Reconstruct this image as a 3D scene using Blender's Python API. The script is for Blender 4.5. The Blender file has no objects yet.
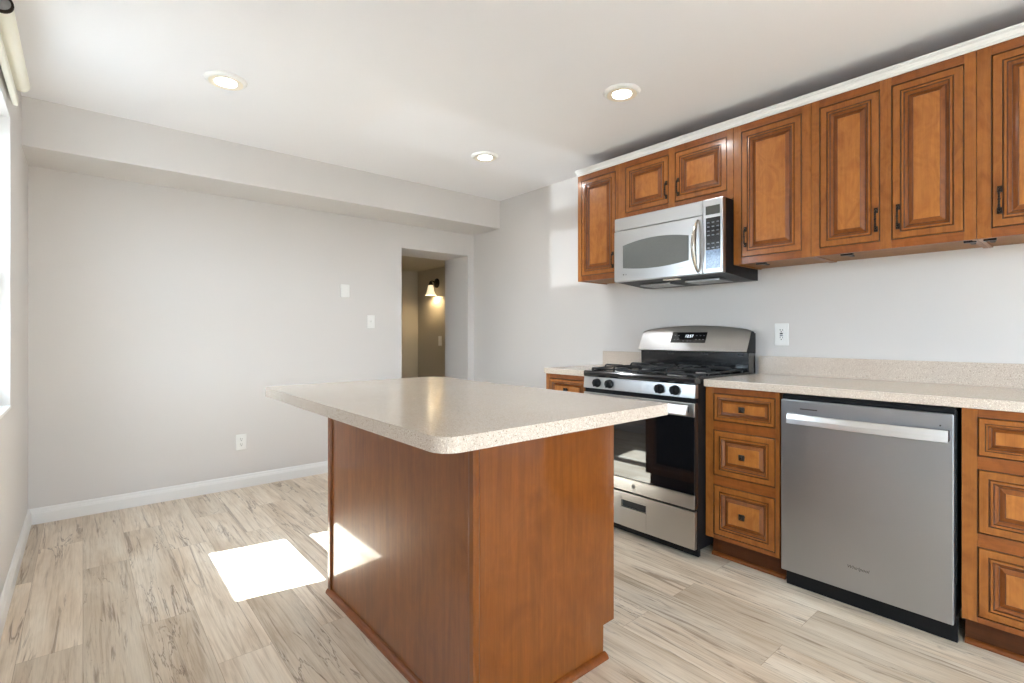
import bpy, bmesh, math, random
from mathutils import Vector, Matrix
random.seed(7)
C = bpy.context.scene.collection
sc = bpy.context.scene
R = math.radians

# ------------------------------------------------------------------ camera
CAM_H = 1.1395
cam_d = bpy.data.cameras.new('camera')
cam = bpy.data.objects.new('camera', cam_d); C.objects.link(cam)
cam.location = (0, 0, CAM_H)
cam.rotation_euler = (R(90), 0, -0.7049)
cam_d.sensor_width = 36.0
cam_d.lens = 504.456 * 36.0 / 1024
cam_d.shift_y = -(341.5 - 334.74) / 1024
cam_d.clip_start = 0.02
sc.camera = cam

# ------------------------------------------------------------------ light
world = bpy.data.worlds.new('sky'); sc.world = world
world.use_nodes = True
bg = world.node_tree.nodes['Background']
_n = world.node_tree.nodes; _l = world.node_tree.links
_tc = _n.new('ShaderNodeTexCoord'); _sp = _n.new('ShaderNodeSeparateXYZ'); _rm = _n.new('ShaderNodeValToRGB')
_l.new(_tc.outputs['Generated'], _sp.inputs[0]); _l.new(_sp.outputs[2], _rm.inputs[0]); _l.new(_rm.outputs[0], bg.inputs[0])
_e = _rm.color_ramp.elements
_e[0].position = 0.0; _e[0].color = (.22, .25, .285, 1); _e[1].position = .06; _e[1].color = (.69, .83, 1.0, 1)
bg.inputs[1].default_value = 6.8

SUN_DIR = Vector((1.0, -0.16, -1.12)).normalized()
sd = bpy.data.lights.new('sun', 'SUN'); sd.energy = 31.0; sd.angle = R(0.55); sd.color = (.82, .91, 1.0)
so = bpy.data.objects.new('sun', sd); C.objects.link(so)
so.rotation_euler = SUN_DIR.to_track_quat('-Z', 'Y').to_euler(); so.location = (-6, 2, 6)

gd = bpy.data.lights.new('glint_spot', 'SPOT'); gd.energy = 14000; gd.color = (.86, .92, 1.0); gd.spot_size = R(3); gd.spot_blend = .2; gd.shadow_soft_size = .3
go = bpy.data.objects.new('glint_spot', gd); C.objects.link(go)          # added spot standing in for sun glancing off something outdoors, through the window
GDIR = Vector((1, -.033, .2066)).normalized(); go.location = Vector((-.31, 2.84, 1.45)) - GDIR*40
go.rotation_euler = GDIR.to_track_quat('-Z', 'Y').to_euler()

def portal(name, loc, direction, sx, sy):
    l = bpy.data.lights.new(name, 'AREA'); l.shape = 'RECTANGLE'; l.size = sx; l.size_y = sy
    l.cycles.is_portal = True
    o = bpy.data.objects.new(name, l); C.objects.link(o); o.location = loc
    o.rotation_euler = Vector(direction).to_track_quat('-Z', 'Z').to_euler()
    return o

sc.view_settings.view_transform = 'Standard'
sc.view_settings.look = 'None'
sc.view_settings.exposure = 1.33
sc.view_settings.gamma = 1.0
sc.view_settings.use_curve_mapping = False
sc.cycles.max_bounces = 10
sc.cycles.diffuse_bounces = 6
sc.cycles.glossy_bounces = 5
sc.cycles.transparent_max_bounces = 12
sc.cycles.sample_clamp_indirect = 6.0
sc.cycles.blur_glossy = 0.6

# ------------------------------------------------------------------ materials
def lin(r, g, b):
    f = lambda c: (c/255)/12.92 if c/255 <= 0.04045 else (((c/255)+0.055)/1.055)**2.4
    return (f(r), f(g), f(b), 1)

class NT:
    def __init__(s, name):
        s.m = bpy.data.materials.new(name); s.m.use_nodes = True
        s.t = s.m.node_tree; s.b = s.t.nodes['Principled BSDF']
    def n(s, typ, **kw):
        x = s.t.nodes.new(typ)
        for k, v in kw.items(): setattr(x, k, v)
        return x
    def l(s, a, b): s.t.links.new(a, b)
    def obj(s, scale=(1, 1, 1), rand=True):
        tc = s.n('ShaderNodeTexCoord'); mp = s.n('ShaderNodeMapping'); mp.inputs['Scale'].default_value = scale
        if rand:
            oi = s.n('ShaderNodeObjectInfo'); ad = s.n('ShaderNodeVectorMath', operation='ADD')
            ml = s.n('ShaderNodeMath', operation='MULTIPLY'); ml.inputs[1].default_value = 37.0
            s.l(oi.outputs['Random'], ml.inputs[0]); s.l(ml.outputs[0], ad.inputs[1]); s.l(tc.outputs['Object'], ad.inputs[0])
            s.l(ad.outputs[0], mp.inputs['Vector'])
        else: s.l(tc.outputs['Object'], mp.inputs['Vector'])
        return mp.outputs[0]
    def noise(s, vec, scale=5, detail=4, rough=.5, dist=0):
        x = s.n('ShaderNodeTexNoise'); x.inputs['Scale'].default_value = scale; x.inputs['Detail'].default_value = detail
        x.inputs['Roughness'].default_value = rough; x.inputs['Distortion'].default_value = dist
        s.l(vec, x.inputs['Vector']); return x.outputs['Fac']
    def ramp(s, fac, stops):
        x = s.n('ShaderNodeValToRGB'); e = x.color_ramp.elements
        while len(e) < len(stops): e.new(0.5)
        for i, (p, c) in enumerate(stops): e[i].position = p; e[i].color = c if len(c) == 4 else (*c, 1)
        s.l(fac, x.inputs[0]); return x.outputs[0]
    def mix(s, fac, a, b, mode='MIX'):
        x = s.n('ShaderNodeMix', data_type='RGBA', blend_type=mode)
        for sock, v in ((x.inputs[0], fac), (x.inputs[6], a), (x.inputs[7], b)):
            if hasattr(v, 'is_output'): s.l(v, sock)
            else: sock.default_value = v
        return x.outputs[2]
    def bump(s, h, strength=.1, dist=.01):
        x = s.n('ShaderNodeBump'); x.inputs['Strength'].default_value = strength; x.inputs['Distance'].default_value = dist
        s.l(h, x.inputs['Height']); s.l(x.outputs[0], s.b.inputs['Normal'])
    def set(s, color=None, rough=None, metal=None, coat=None, coat_rough=None, spec=None):
        for k, v in (('Base Color', color), ('Roughness', rough), ('Metallic', metal), ('Coat Weight', coat), ('Coat Roughness', coat_rough), ('Specular IOR Level', spec)):
            if v is None: continue
            if hasattr(v, 'is_output'): s.l(v, s.b.inputs[k])
            else: s.b.inputs[k].default_value = v
        return s

def paint(name, col, rough=.6, bump=.06):
    t = NT(name); v = t.obj((1, 1, 1), False); nz = t.noise(v, 180, 3)
    big = t.noise(v, 1.3, 2)
    c = t.ramp(big, [(.3, tuple(x*.985 for x in col[:3])), (.7, col[:3])])
    t.set(c, rough, spec=.35); t.bump(nz, bump, .002); return t.m

def plain(name, col, rough=.4, metal=0, coat=0, nscale=60, var=.08, spec=None, bump=0):
    t = NT(name); v = t.obj((1, 1, 1)); nz = t.noise(v, nscale, 3)
    c = t.ramp(nz, [(.3, tuple(x*(1-var) for x in col[:3])), (.7, tuple(min(1, x*(1+var)) for x in col[:3]))])
    t.set(c, rough, metal, coat, .08, spec)
    if bump: t.bump(nz, bump, .002)
    return t.m

def wood(name, light, mid, dark, axis='z', rough=.34, coat=.5, coat_rough=.16, fine=1.0, blotch=1.0, streak=.40, fibre=.35):
    t = NT(name)
    sv = {'z': (22, 22, 1.3), 'y': (22, 1.3, 22), 'x': (1.3, 22, 22)}[axis]
    g = t.noise(t.obj(sv), 2.2*fine, 6, .6, .6)
    fv = {'z': (130, 130, 5), 'y': (130, 5, 130), 'x': (5, 130, 130)}[axis]
    f = t.noise(t.obj(fv), 2.0, 3, .6)
    bl = t.noise(t.obj((5, 5, 3.2)), 1.6*blotch, 4, .55, .8)
    base = t.ramp(bl, [(.28, mid), (.5, light), (.75, mid)])
    c = t.mix(t.ramp(g, [(.35, (0, 0, 0)), (.75, (streak,)*3)]), base, dark)
    c = t.mix(t.ramp(f, [(.3, (.72, .70, .68)), (.6, (1, 1, 1))]), (0, 0, 0, 1), c, 'MIX') if False else t.mix(fibre, c, t.ramp(f, [(.3, (.62, .58, .55)), (.62, (1, 1, 1))]), 'MULTIPLY')
    t.set(c, rough, 0, coat, coat_rough, .22); t.b.inputs['Coat IOR'].default_value = 1.42; t.bump(f, .05, .001)
    return t.m

def steel(name, col=(.57, .565, .56), rough=.30, axis='y'):
    t = NT(name)
    sv = {'y': (900, 6, 900), 'z': (900, 900, 6), 'x': (6, 900, 900)}[axis]
    nz = t.noise(t.obj(sv), 1.0, 2)
    bg_ = t.noise(t.obj((3, 3, 3)), 1.2, 2)
    r = t.n('ShaderNodeMapRange'); r.inputs[3].default_value = rough*.93; r.inputs[4].default_value = rough*1.07
    t.l(nz, r.inputs[0])
    c = t.ramp(bg_, [(.3, tuple(x*.96 for x in col)), (.7, col)])
    t.set(c, r.outputs[0], 1.0); t.bump(nz, .012, .0003); return t.m

def countertop(name):
    t = NT(name); v = t.obj((1, 1, 1))
    n1 = t.noise(v, 330, 2, .7); n2 = t.noise(v, 300, 2, .7); n3 = t.noise(v, 2.5, 2)
    base = t.ramp(n3, [(.3, lin(197, 181, 167)), (.7, lin(203, 189, 175))])
    c = t.mix(t.ramp(n1, [(.56, (0, 0, 0)), (.62, (1, 1, 1))]), base, lin(232, 222, 208))
    c = t.mix(t.ramp(n2, [(.60, (0, 0, 0)), (.66, (1, 1, 1))]), c, lin(156, 138, 120))
    n4 = t.noise(v, 270, 1, .5)
    c = t.mix(t.ramp(n4, [(.68, (0, 0, 0)), (.72, (1, 1, 1))]), c, lin(134, 116, 98))
    t.set(c, .22, 0, .25, .12); return t.m

def plank_floor(name):
    t = NT(name)
    tc = t.n('ShaderNodeTexCoord'); sp = t.n('ShaderNodeSeparateXYZ'); t.l(tc.outputs['Object'], sp.inputs[0])
    cb = t.n('ShaderNodeCombineXYZ'); t.l(sp.outputs[1], cb.inputs[0]); t.l(sp.outputs[0], cb.inputs[1])
    br = t.n('ShaderNodeTexBrick'); br.offset = .37; br.offset_frequency = 2; br.squash = 1
    br.inputs['Color1'].default_value = (0, 0, 0, 1); br.inputs['Color2'].default_value = (1, 1, 1, 1); br.inputs['Mortar'].default_value = (0, 0, 0, 1)
    br.inputs['Scale'].default_value = 1; br.inputs['Mortar Size'].default_value = .0008; br.inputs['Mortar Smooth'].default_value = .2
    br.inputs['Brick Width'].default_value = 1.22; br.inputs['Row Height'].default_value = .178; br.inputs['Bias'].default_value = 0
    t.l(cb.outputs[0], br.inputs['Vector'])
    rnd = t.n('ShaderNodeRGBToBW'); t.l(br.outputs['Color'], rnd.inputs[0])
    off = t.n('ShaderNodeVectorMath', operation='SCALE'); off.inputs[0].default_value = (31, 57, 13); t.l(rnd.outputs[0], off.inputs['Scale'])
    ad = t.n('ShaderNodeVectorMath', operation='ADD'); t.l(tc.outputs['Object'], ad.inputs[0]); t.l(off.outputs[0], ad.inputs[1])
    def mp(s):
        m = t.n('ShaderNodeMapping'); m.inputs['Scale'].default_value = s; t.l(ad.outputs[0], m.inputs[0]); return m.outputs[0]
    cloud = t.noise(mp((7.5, 1.5, 1)), 1.0, 4, .55, .7)
    grain = t.noise(mp((30, 1.1, 1)), 1.5, 6, .68, 1.2)
    fine = t.noise(mp((210, 7, 1)), 1.0, 3, .6)
    streak = t.noise(mp((12, .55, 1)), 1.35, 6, .66, 1.9)
    knot = t.noise(mp((14, 5.0, 1)), .9, 5, .7, 2.2)
    c = t.ramp(cloud, [(.28, lin(206, 184, 158)), (.5, lin(230, 214, 193)), (.72, lin(243, 232, 215))])
    c = t.mix(t.ramp(grain, [(.50, (0, 0, 0)), (.74, (.75,)*3)]), c, lin(172, 146, 118))
    c = t.mix(t.ramp(grain, [(.22, (.6,)*3), (.45, (0, 0, 0))]), c, lin(236, 226, 211))
    c = t.mix(t.ramp(streak, [(.575, (0, 0, 0)), (.66, (.7,)*3), (.74, (.3,)*3)]), c, lin(126, 98, 74))
    c = t.mix(t.ramp(knot, [(.685, (0, 0, 0)), (.74, (.8,)*3)]), c, lin(92, 70, 54))
    crack = t.noise(mp((9, .75, 1)), 1.2, 5, .6, .9); where = t.noise(mp((3.2, 1.3, 1)), 1.1, 2)
    ln = t.n('ShaderNodeMath', operation='MULTIPLY'); t.l(t.ramp(crack, [(.487, (0, 0, 0)), (.5, (1, 1, 1)), (.513, (0, 0, 0))]), ln.inputs[0]); t.l(t.ramp(where, [(.50, (0, 0, 0)), (.60, (.8,)*3)]), ln.inputs[1])
    c = t.mix(ln.outputs[0], c, lin(112, 86, 66))
    c = t.mix(.5, c, t.ramp(fine, [(.3, (.76, .73, .70)), (.6, (1, 1, 1))]), 'MULTIPLY')
    tint = t.ramp(rnd.outputs[0], [(0, (.74, .72, .69)), (.45, (.93, .925, .92)), (1, (1.0, 1.0, 1.0))])
    c = t.mix(1.0, c, tint, 'MULTIPLY')
    c = t.mix(br.outputs['Fac'], c, lin(164, 142, 118))
    t.set(c, .33, 0, spec=.4)
    h = t.n('ShaderNodeMath', operation='SUBTRACT'); h.inputs[0].default_value = 1; t.l(br.outputs['Fac'], h.inputs[1])
    hm = t.n('ShaderNodeMath', operation='MULTIPLY_ADD'); t.l(fine, hm.inputs[0]); hm.inputs[1].default_value = .15; t.l(h.outputs[0], hm.inputs[2])
    t.bump(hm.outputs[0], .12, .0015)
    return t.m

def glow(name, col, strength, base=(.9, .9, .88)):
    t = NT(name); v = t.obj((1, 1, 1)); nz = t.noise(v, 40, 2)
    c = t.ramp(nz, [(.3, tuple(x*.98 for x in col[:3])), (.7, col[:3])])
    t.set((*base, 1), .4); t.l(c, t.b.inputs['Emission Color']); t.b.inputs['Emission Strength'].default_value = strength
    return t.m

def window_glass(name):
    t = NT(name); t.t.nodes.remove(t.b)
    out = t.t.nodes['Material Output']
    a = t.n('ShaderNodeBsdfTransparent'); a.inputs[0].default_value = (.96, .98, .97, 1)
    g = t.n('ShaderNodeBsdfGlossy'); g.inputs['Roughness'].default_value = .02
    lw = t.n('ShaderNodeLayerWeight'); pw = t.n('ShaderNodeMath', operation='POWER'); pw.inputs[1].default_value = 5.0; t.l(lw.outputs['Facing'], pw.inputs[0])
    fr = t.n('ShaderNodeMath', operation='MULTIPLY_ADD'); fr.inputs[1].default_value = .7; fr.inputs[2].default_value = .035; t.l(pw.outputs[0], fr.inputs[0])
    mx = t.n('ShaderNodeMixShader'); t.l(fr.outputs[0], mx.inputs[0]); t.l(a.outputs[0], mx.inputs[1]); t.l(g.outputs[0], mx.inputs[2])
    t.l(mx.outputs[0], out.inputs[0]); return t.m

M = {}
M['wall'] = paint('wall_paint', lin(214, 210, 207), .55)
M['ceil'] = paint('ceiling_paint', lin(240, 239, 241), .7)
M['trim'] = paint('trim_paint', lin(232, 231, 229), .35, .02)
M['floor'] = plank_floor('vinyl_plank')
M['cab'] = wood('glazed_maple', lin(164, 101, 45), lin(138, 78, 32), lin(92, 49, 19), blotch=1.8)
M['cabh'] = wood('glazed_maple_across', lin(148, 85, 38), lin(126, 67, 28), lin(86, 43, 16), axis='y', blotch=1.8)
M['cabedge'] = wood('glazed_maple_edges', lin(144, 83, 35), lin(122, 66, 27), lin(84, 43, 16), blotch=1.8)
M['cabfield'] = wood('glazed_maple_field', lin(180, 114, 54), lin(154, 90, 38), lin(104, 58, 23), blotch=1.8, streak=.3)
M['glaze'] = plain('dark_glaze', lin(84, 44, 17), .4, coat=.3, var=.3)
M['island'] = wood('island_veneer', lin(136, 76, 22), lin(122, 64, 16), lin(92, 45, 11), rough=.34, coat=1.0, coat_rough=.07, fine=.8, streak=.55)
M['island'].node_tree.nodes['Principled BSDF'].inputs['Coat IOR'].default_value = 1.36
M['islandtrim'] = wood('island_trim_wood', lin(136, 76, 34), lin(122, 64, 27), lin(84, 42, 17), axis='y', rough=.3)
M['cabdark'] = plain('cabinet_inside', lin(46, 25, 12), .6, var=.2)
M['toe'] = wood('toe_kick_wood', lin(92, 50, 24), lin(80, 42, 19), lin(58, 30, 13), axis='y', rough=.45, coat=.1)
M['under'] = wood('raw_birch', lin(146, 102, 54), lin(132, 88, 44), lin(108, 70, 34), axis='y', rough=.5, coat=0)
M['counter'] = countertop('speckled_laminate')
M['steel'] = steel('brushed_steel')
M['steelz'] = steel('brushed_steel_upright', (.55, .545, .53), .33, 'z')
M['steel_dw'] = steel('dishwasher_steel', (.44, .46, .49), .36, 'z')
M['chrome'] = steel('bright_steel', (.80, .79, .77), .18)
M['handle_steel'] = steel('handle_steel', (.86, .86, .86), .30)
M['nickel'] = steel('nickel', (.48, .44, .38), .22, 'z')
M['enamel'] = plain('black_enamel', (.010, .010, .011), .16, coat=.5)
M['rangeside'] = plain('range_side_black', (.009, .009, .010), .42, spec=.25)
M['black'] = plain('black_plastic', (.008, .008, .009), .42, spec=.2)
M['grate'] = plain('cast_iron', (.018, .018, .019), .5, bump=.2, nscale=300)
M['ovenglass'] = plain('oven_glass', (.006, .006, .007), .03, coat=0, var=.02, spec=.5)
M['ovenglass'].node_tree.nodes['Principled BSDF'].inputs['IOR'].default_value = 1.75
M['mwglass'] = plain('microwave_glass', lin(104, 106, 104), .12, coat=.6, nscale=700, var=.2)
M['bronze'] = plain('oiled_bronze', (.022, .015, .011), .36, .7, nscale=200, var=.3)
M['white'] = plain('white_plastic', lin(236, 235, 232), .35, var=.01)
M['darkslot'] = plain('dark_slot', (.02, .02, .02), .5)
M['grey'] = plain('grey_plastic', lin(140, 142, 144), .45)
M['bluepanel'] = plain('blue_panel', lin(120, 142, 172), .2, coat=.5, nscale=120, var=.35)
M['display'] = plain('dark_display', lin(58, 58, 52), .1, coat=.6, var=.05)
M['keys'] = plain('key_print', lin(120, 122, 130), .4)
M['digit'] = glow('lit_digits', (.75, .88, 1.0), .7)
M['mark'] = plain('printed_mark', lin(70, 66, 64), .4)
M['marklt'] = plain('pale_mark', lin(176, 172, 168), .3, .6)
M['lens'] = glow('lamp_lens', (.90, .95, 1.0), 95.0)
M['baffle'] = plain('lamp_reflector', lin(246, 236, 216), .4, var=.01)
M['shade'] = glow('frosted_shade', (1.0, .80, .50), .42, (.9, .85, .75))
M['fabric'] = plain('cream_fabric', lin(236, 233, 220), .7, nscale=500, var=.02, bump=.2)
M['glass'] = window_glass('window_glass')
M['filter'] = plain('grease_filter', (.30, .30, .30), .35, .8, nscale=400, var=.4)
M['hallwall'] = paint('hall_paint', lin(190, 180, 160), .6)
M['ground'] = paint('outdoor_concrete', lin(206, 202, 196), .9, .3)

# ------------------------------------------------------------------ mesh tools
class B:
    """collects shapes, then links them as ONE mesh object"""
    def __init__(s): s.bm = bmesh.new(); s.mats = []
    def mi(s, m):
        m = M[m] if isinstance(m, str) else m
        if m not in s.mats: s.mats.append(m)
        return s.mats.index(m)
    def merge(s, bm, m, smooth=False):
        if m is not None:
            i = s.mi(m)
            for f in bm.faces: f.material_index = i
        for f in bm.faces: f.smooth = smooth
        bmesh.ops.recalc_face_normals(bm, faces=bm.faces)
        me = bpy.data.meshes.new('tmp'); bm.to_mesh(me); bm.free()
        s.bm.from_mesh(me); bpy.data.meshes.remove(me); return s
    def box(s, x0, x1, y0, y1, z0, z1, m, bev=0, seg=2, edges=None):
        bm = bmesh.new(); bmesh.ops.create_cube(bm, size=1)
        for v in bm.verts:
            v.co = Vector(((x0+x1)/2 + v.co.x*(x1-x0), (y0+y1)/2 + v.co.y*(y1-y0), (z0+z1)/2 + v.co.z*(z1-z0)))
        if bev:
            es = list(bm.edges) if edges is None else [e for e in bm.edges if edges(e)]
            bmesh.ops.bevel(bm, geom=es, offset=bev, segments=seg, affect='EDGES', profile=.5)
        return s.merge(bm, m)
    def prism(s, pts, axis, a, b, m, bev=0, seg=2, smooth=False):
        """pts: polygon in the two other axes (in x,y,z order), extruded from a to b on axis"""
        bm = bmesh.new()
        def P(p, t):
            return {'x': (t, p[0], p[1]), 'y': (p[0], t, p[1]), 'z': (p[0], p[1], t)}[axis]
        v0 = [bm.verts.new(P(p, a)) for p in pts]; v1 = [bm.verts.new(P(p, b)) for p in pts]
        c0 = bm.faces.new(v0); c1 = bm.faces.new(v1[::-1])
        n = len(pts)
        for i in range(n): bm.faces.new((v0[i], v1[i], v1[(i+1) % n], v0[(i+1) % n]))
        if bev:
            es = set(c0.edges) | set(c1.edges)
            bmesh.ops.bevel(bm, geom=list(es), offset=bev, segments=seg, affect='EDGES', profile=.5)
        return s.merge(bm, m, smooth)
    def lathe(s, prof, origin, axis, m, n=32, smooth=True):
        """prof: (radius, height) along axis vector"""
        bm = bmesh.new(); q = Vector((0, 0, 1)).rotation_difference(Vector(axis).normalized()); o = Vector(origin)
        rings = []
        for r, h in prof:
            if r < 1e-6: rings.append([bm.verts.new(o + q @ Vector((0, 0, h)))])
            else: rings.append([bm.verts.new(o + q @ Vector((r*math.cos(2*math.pi*i/n), r*math.sin(2*math.pi*i/n), h))) for i in range(n)])
        for a, b in zip(rings, rings[1:]):
            for i in range(n):
                j = (i+1) % n
                if len(a) == 1 and len(b) == 1: continue
                if len(a) == 1: bm.faces.new((a[0], b[j], b[i]))
                elif len(b) == 1: bm.faces.new((a[i], a[j], b[0]))
                else: bm.faces.new((a[i], a[j], b[j], b[i]))
        return s.merge(bm, m, smooth)
    def tube(s, pts, r, m, n=10, smooth=True, flat=None):
        pts = [Vector(p) for p in pts]; rs = r if isinstance(r, (list, tuple)) else [r]*len(pts)
        bm = bmesh.new(); rings = []; up = None
        for i, p in enumerate(pts):
            d = (pts[min(i+1, len(pts)-1)] - pts[max(i-1, 0)]).normalized()
            if up is None:
                up = Vector((0, 0, 1)) if abs(d.z) < .9 else Vector((0, 1, 0))
            a = d.cross(up).normalized(); b2 = a.cross(d).normalized(); up = b2
            k = flat or 1
            rings.append([bm.verts.new(p + rs[i]*(a*math.cos(2*math.pi*j/n)*k + b2*math.sin(2*math.pi*j/n))) for j in range(n)])
        for a, b in zip(rings, rings[1:]):
            for j in range(n): bm.faces.new((a[j], a[(j+1) % n], b[(j+1) % n], b[j]))
        bm.faces.new(rings[0][::-1]); bm.faces.new(rings[-1])
        return s.merge(bm, m, smooth)
    def panel(s, y0, y1, z0, z1, x, sgn, prof, back):
        """raised panel: nested rings in the y-z plane; prof = (inset, proud, material of the ring up to this step)"""
        bm = bmesh.new(); rings = []
        def ring(i, p):
            X = x + sgn*p
            return [bm.verts.new((X, y0+i, z0+i)), bm.verts.new((X, y1-i, z0+i)), bm.verts.new((X, y1-i, z1-i)), bm.verts.new((X, y0+i, z1-i))]
        rings.append(ring(0, -back)); faces = []
        for i, p, m in prof:
            r2 = ring(i, p); r1 = rings[-1]; k = s.mi(m)
            for j in range(4):
                f = bm.faces.new((r1[j], r1[(j+1) % 4], r2[(j+1) % 4], r2[j])); f.material_index = k
            rings.append(r2)
        f = bm.faces.new(rings[-1]); f.material_index = s.mi(prof[-1][3] if len(prof[-1]) > 3 else prof[-1][2])
        f = bm.faces.new(rings[0][::-1]); f.material_index = s.mi(prof[0][2])
        return s.merge(bm, None)
    def xform(s, mat):
        s.bm.transform(mat); return s
    def build(s, name, parent=None, origin=None):
        o_ = Vector(origin) if origin is not None else (Vector(parent['_o']) if parent is not None else Vector((0, 0, 0)))
        s.bm.transform(Matrix.Translation(-o_))
        me = bpy.data.meshes.new(name); s.bm.to_mesh(me); s.bm.free()
        for m in s.mats: me.materials.append(m)
        o = bpy.data.objects.new(name, me); C.objects.link(o)
        if parent is not None:
            o.parent = parent; o.location = o_ - Vector(parent['_o'])
        else: o.location = o_
        o['_o'] = tuple(o_)
        return o

def thing(name, label, cat, loc, group=None):
    o = bpy.data.objects.new(name, None); C.objects.link(o); o.location = loc; o.empty_display_size = .1
    o['label'] = label; o['category'] = cat; o['_o'] = tuple(loc)
    if group: o['group'] = group
    return o
def tag(o, label, cat, group=None):
    o['label'] = label; o['category'] = cat
    if group: o['group'] = group
    return o
def struct(o): o['kind'] = 'structure'; return o
def rrect(x0, x1, y0, y1, rads, n=8):
    """rounded rectangle, radii for corners (x0,y0),(x1,y0),(x1,y1),(x0,y1)"""
    out = []
    for (cx, cy, a0), r in zip(((x0, y0, 180), (x1, y0, 270), (x1, y1, 0), (x0, y1, 90)), rads):
        ox = cx + (r if cx == x0 else -r); oy = cy + (r if cy == y0 else -r)
        k = n if r > .004 else 2
        for i in range(k+1):
            a = R(a0 + 90*i/k); out.append((ox + r*math.cos(a), oy + r*math.sin(a)))
    return out
def text_mesh(b, body, size, place, mat, depth=.0004, shear=0, align='CENTER'):
    cu = bpy.data.curves.new('txt', 'FONT'); cu.body = body; cu.size = size; cu.extrude = depth; cu.align_x = align; cu.align_y = 'CENTER'; cu.shear = shear
    ob = bpy.data.objects.new('txt', cu); C.objects.link(ob)
    bpy.context.view_layer.update()
    me = ob.evaluated_get(bpy.context.evaluated_depsgraph_get()).to_mesh()
    bm = bmesh.new(); bm.from_mesh(me); ob.to_mesh_clear()
    bpy.data.objects.remove(ob); bpy.data.curves.remove(cu)
    bm.transform(place); b.merge(bm, mat)
# lettering on a face that looks towards -x: text right = -y, text up = z
def face_mx(x, y, z, tilt=0):
    m = Matrix(((0, 0, -1, x), (-1, 0, 0, y), (0, 1, 0, z), (0, 0, 0, 1)))
    return m @ Matrix.Rotation(tilt, 4, 'X')

# ------------------------------------------------------------------ room dimensions
XL, XW, YF, YB = -.25, 3.0397, 4.176, -3.0
ZC = 2.418
XU, XD, XC, XB = 2.7232, 2.398, 2.400, 2.428     # upper faces, dishwasher, counter edge, base faces
WY0, WY1, WZ0, WZ1 = 2.485, 3.20, .82, 2.12      # left window opening
VY0, VY1 = -2.7, -.35                            # unseen second left window, added to light the right half of the room
PX0, PX1, PZ0, PZ1 = .55, 1.65, .05, 2.15        # unseen patio door, added for frontal daylight

b = B(); b.box(XL-.4, 4.2, YB-.3, 6.6, -.12, 0, 'floor'); struct(b.build('floor'))
b = B(); b.box(XL-.4, XW+.3, YB-.3, YF+.42, ZC, ZC+.12, 'ceil'); struct(b.build('ceiling'))
b = B()
b.box(XL-.15, XL, YB-.15, VY0, 0, ZC, 'wall'); b.box(XL-.15, XL, VY1, WY0, 0, ZC, 'wall'); b.box(XL-.15, XL, WY1, YF+.42, 0, ZC, 'wall')
for q0, q1 in ((WY0, WY1), (VY0, VY1)): b.box(XL-.15, XL, q0, q1, 0, WZ0, 'wall'); b.box(XL-.15, XL, q0, q1, WZ1, ZC, 'wall')
struct(b.build('wall_left'))
b = B(); b.box(XW, XW+.12, YB-.15, YF, 0, ZC, 'wall'); struct(b.build('wall_right'))
DX0, DX1, DZ = 2.224, 2.965, 1.937
b = B()
b.box(XL, DX0, YF, YF+.42, 0, ZC, 'wall'); b.box(DX1, 3.36, YF, YF+.42, 0, ZC, 'wall'); b.box(DX0, DX1, YF, YF+.42, DZ, ZC, 'wall')
struct(b.build('wall_far'))
b = B()
b.box(XL, PX0, YB-.15, YB, 0, ZC, 'wall'); b.box(PX1, XW, YB-.15, YB, 0, ZC, 'wall')
b.box(PX0, PX1, YB-.15, YB, PZ1, ZC, 'wall'); b.box(PX0, PX1, YB-.15, YB, 0, PZ0, 'wall')
struct(b.build('wall_back'))
b = B(); b.box(XL, XW, 3.752, YF, 2.154, ZC, 'wall'); struct(b.build('ceiling_soffit'))
# hall beyond the opening
HX, HY, HZ = 3.35, 5.842, 1.968
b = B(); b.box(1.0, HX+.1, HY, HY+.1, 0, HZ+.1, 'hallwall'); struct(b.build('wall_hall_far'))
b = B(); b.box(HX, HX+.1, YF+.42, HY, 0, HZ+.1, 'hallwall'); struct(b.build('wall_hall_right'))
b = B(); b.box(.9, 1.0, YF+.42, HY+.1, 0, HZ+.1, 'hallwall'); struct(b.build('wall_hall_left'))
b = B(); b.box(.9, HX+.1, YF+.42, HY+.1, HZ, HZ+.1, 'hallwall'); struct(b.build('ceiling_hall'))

# baseboards: profile (distance from wall, z)
BP = [(0, 0), (.016, 0), (.016, .062), (.0135, .068), (.0135, .072), (.010, .078), (.0085, .088), (.005, .094), (0, .095)]
b = B(); b.prism([(XL+d, z) for d, z in BP], 'y', YB, YF, 'trim'); struct(b.build('baseboard_left'))
b = B(); b.prism([(YF-d, z) for d, z in BP], 'x', XL+.002, DX0, 'trim'); struct(b.build('baseboard_far'))
b = B(); b.prism([(XW-d, z) for d, z in BP], 'y', 2.50, YF, 'trim'); struct(b.build('baseboard_right'))

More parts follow.
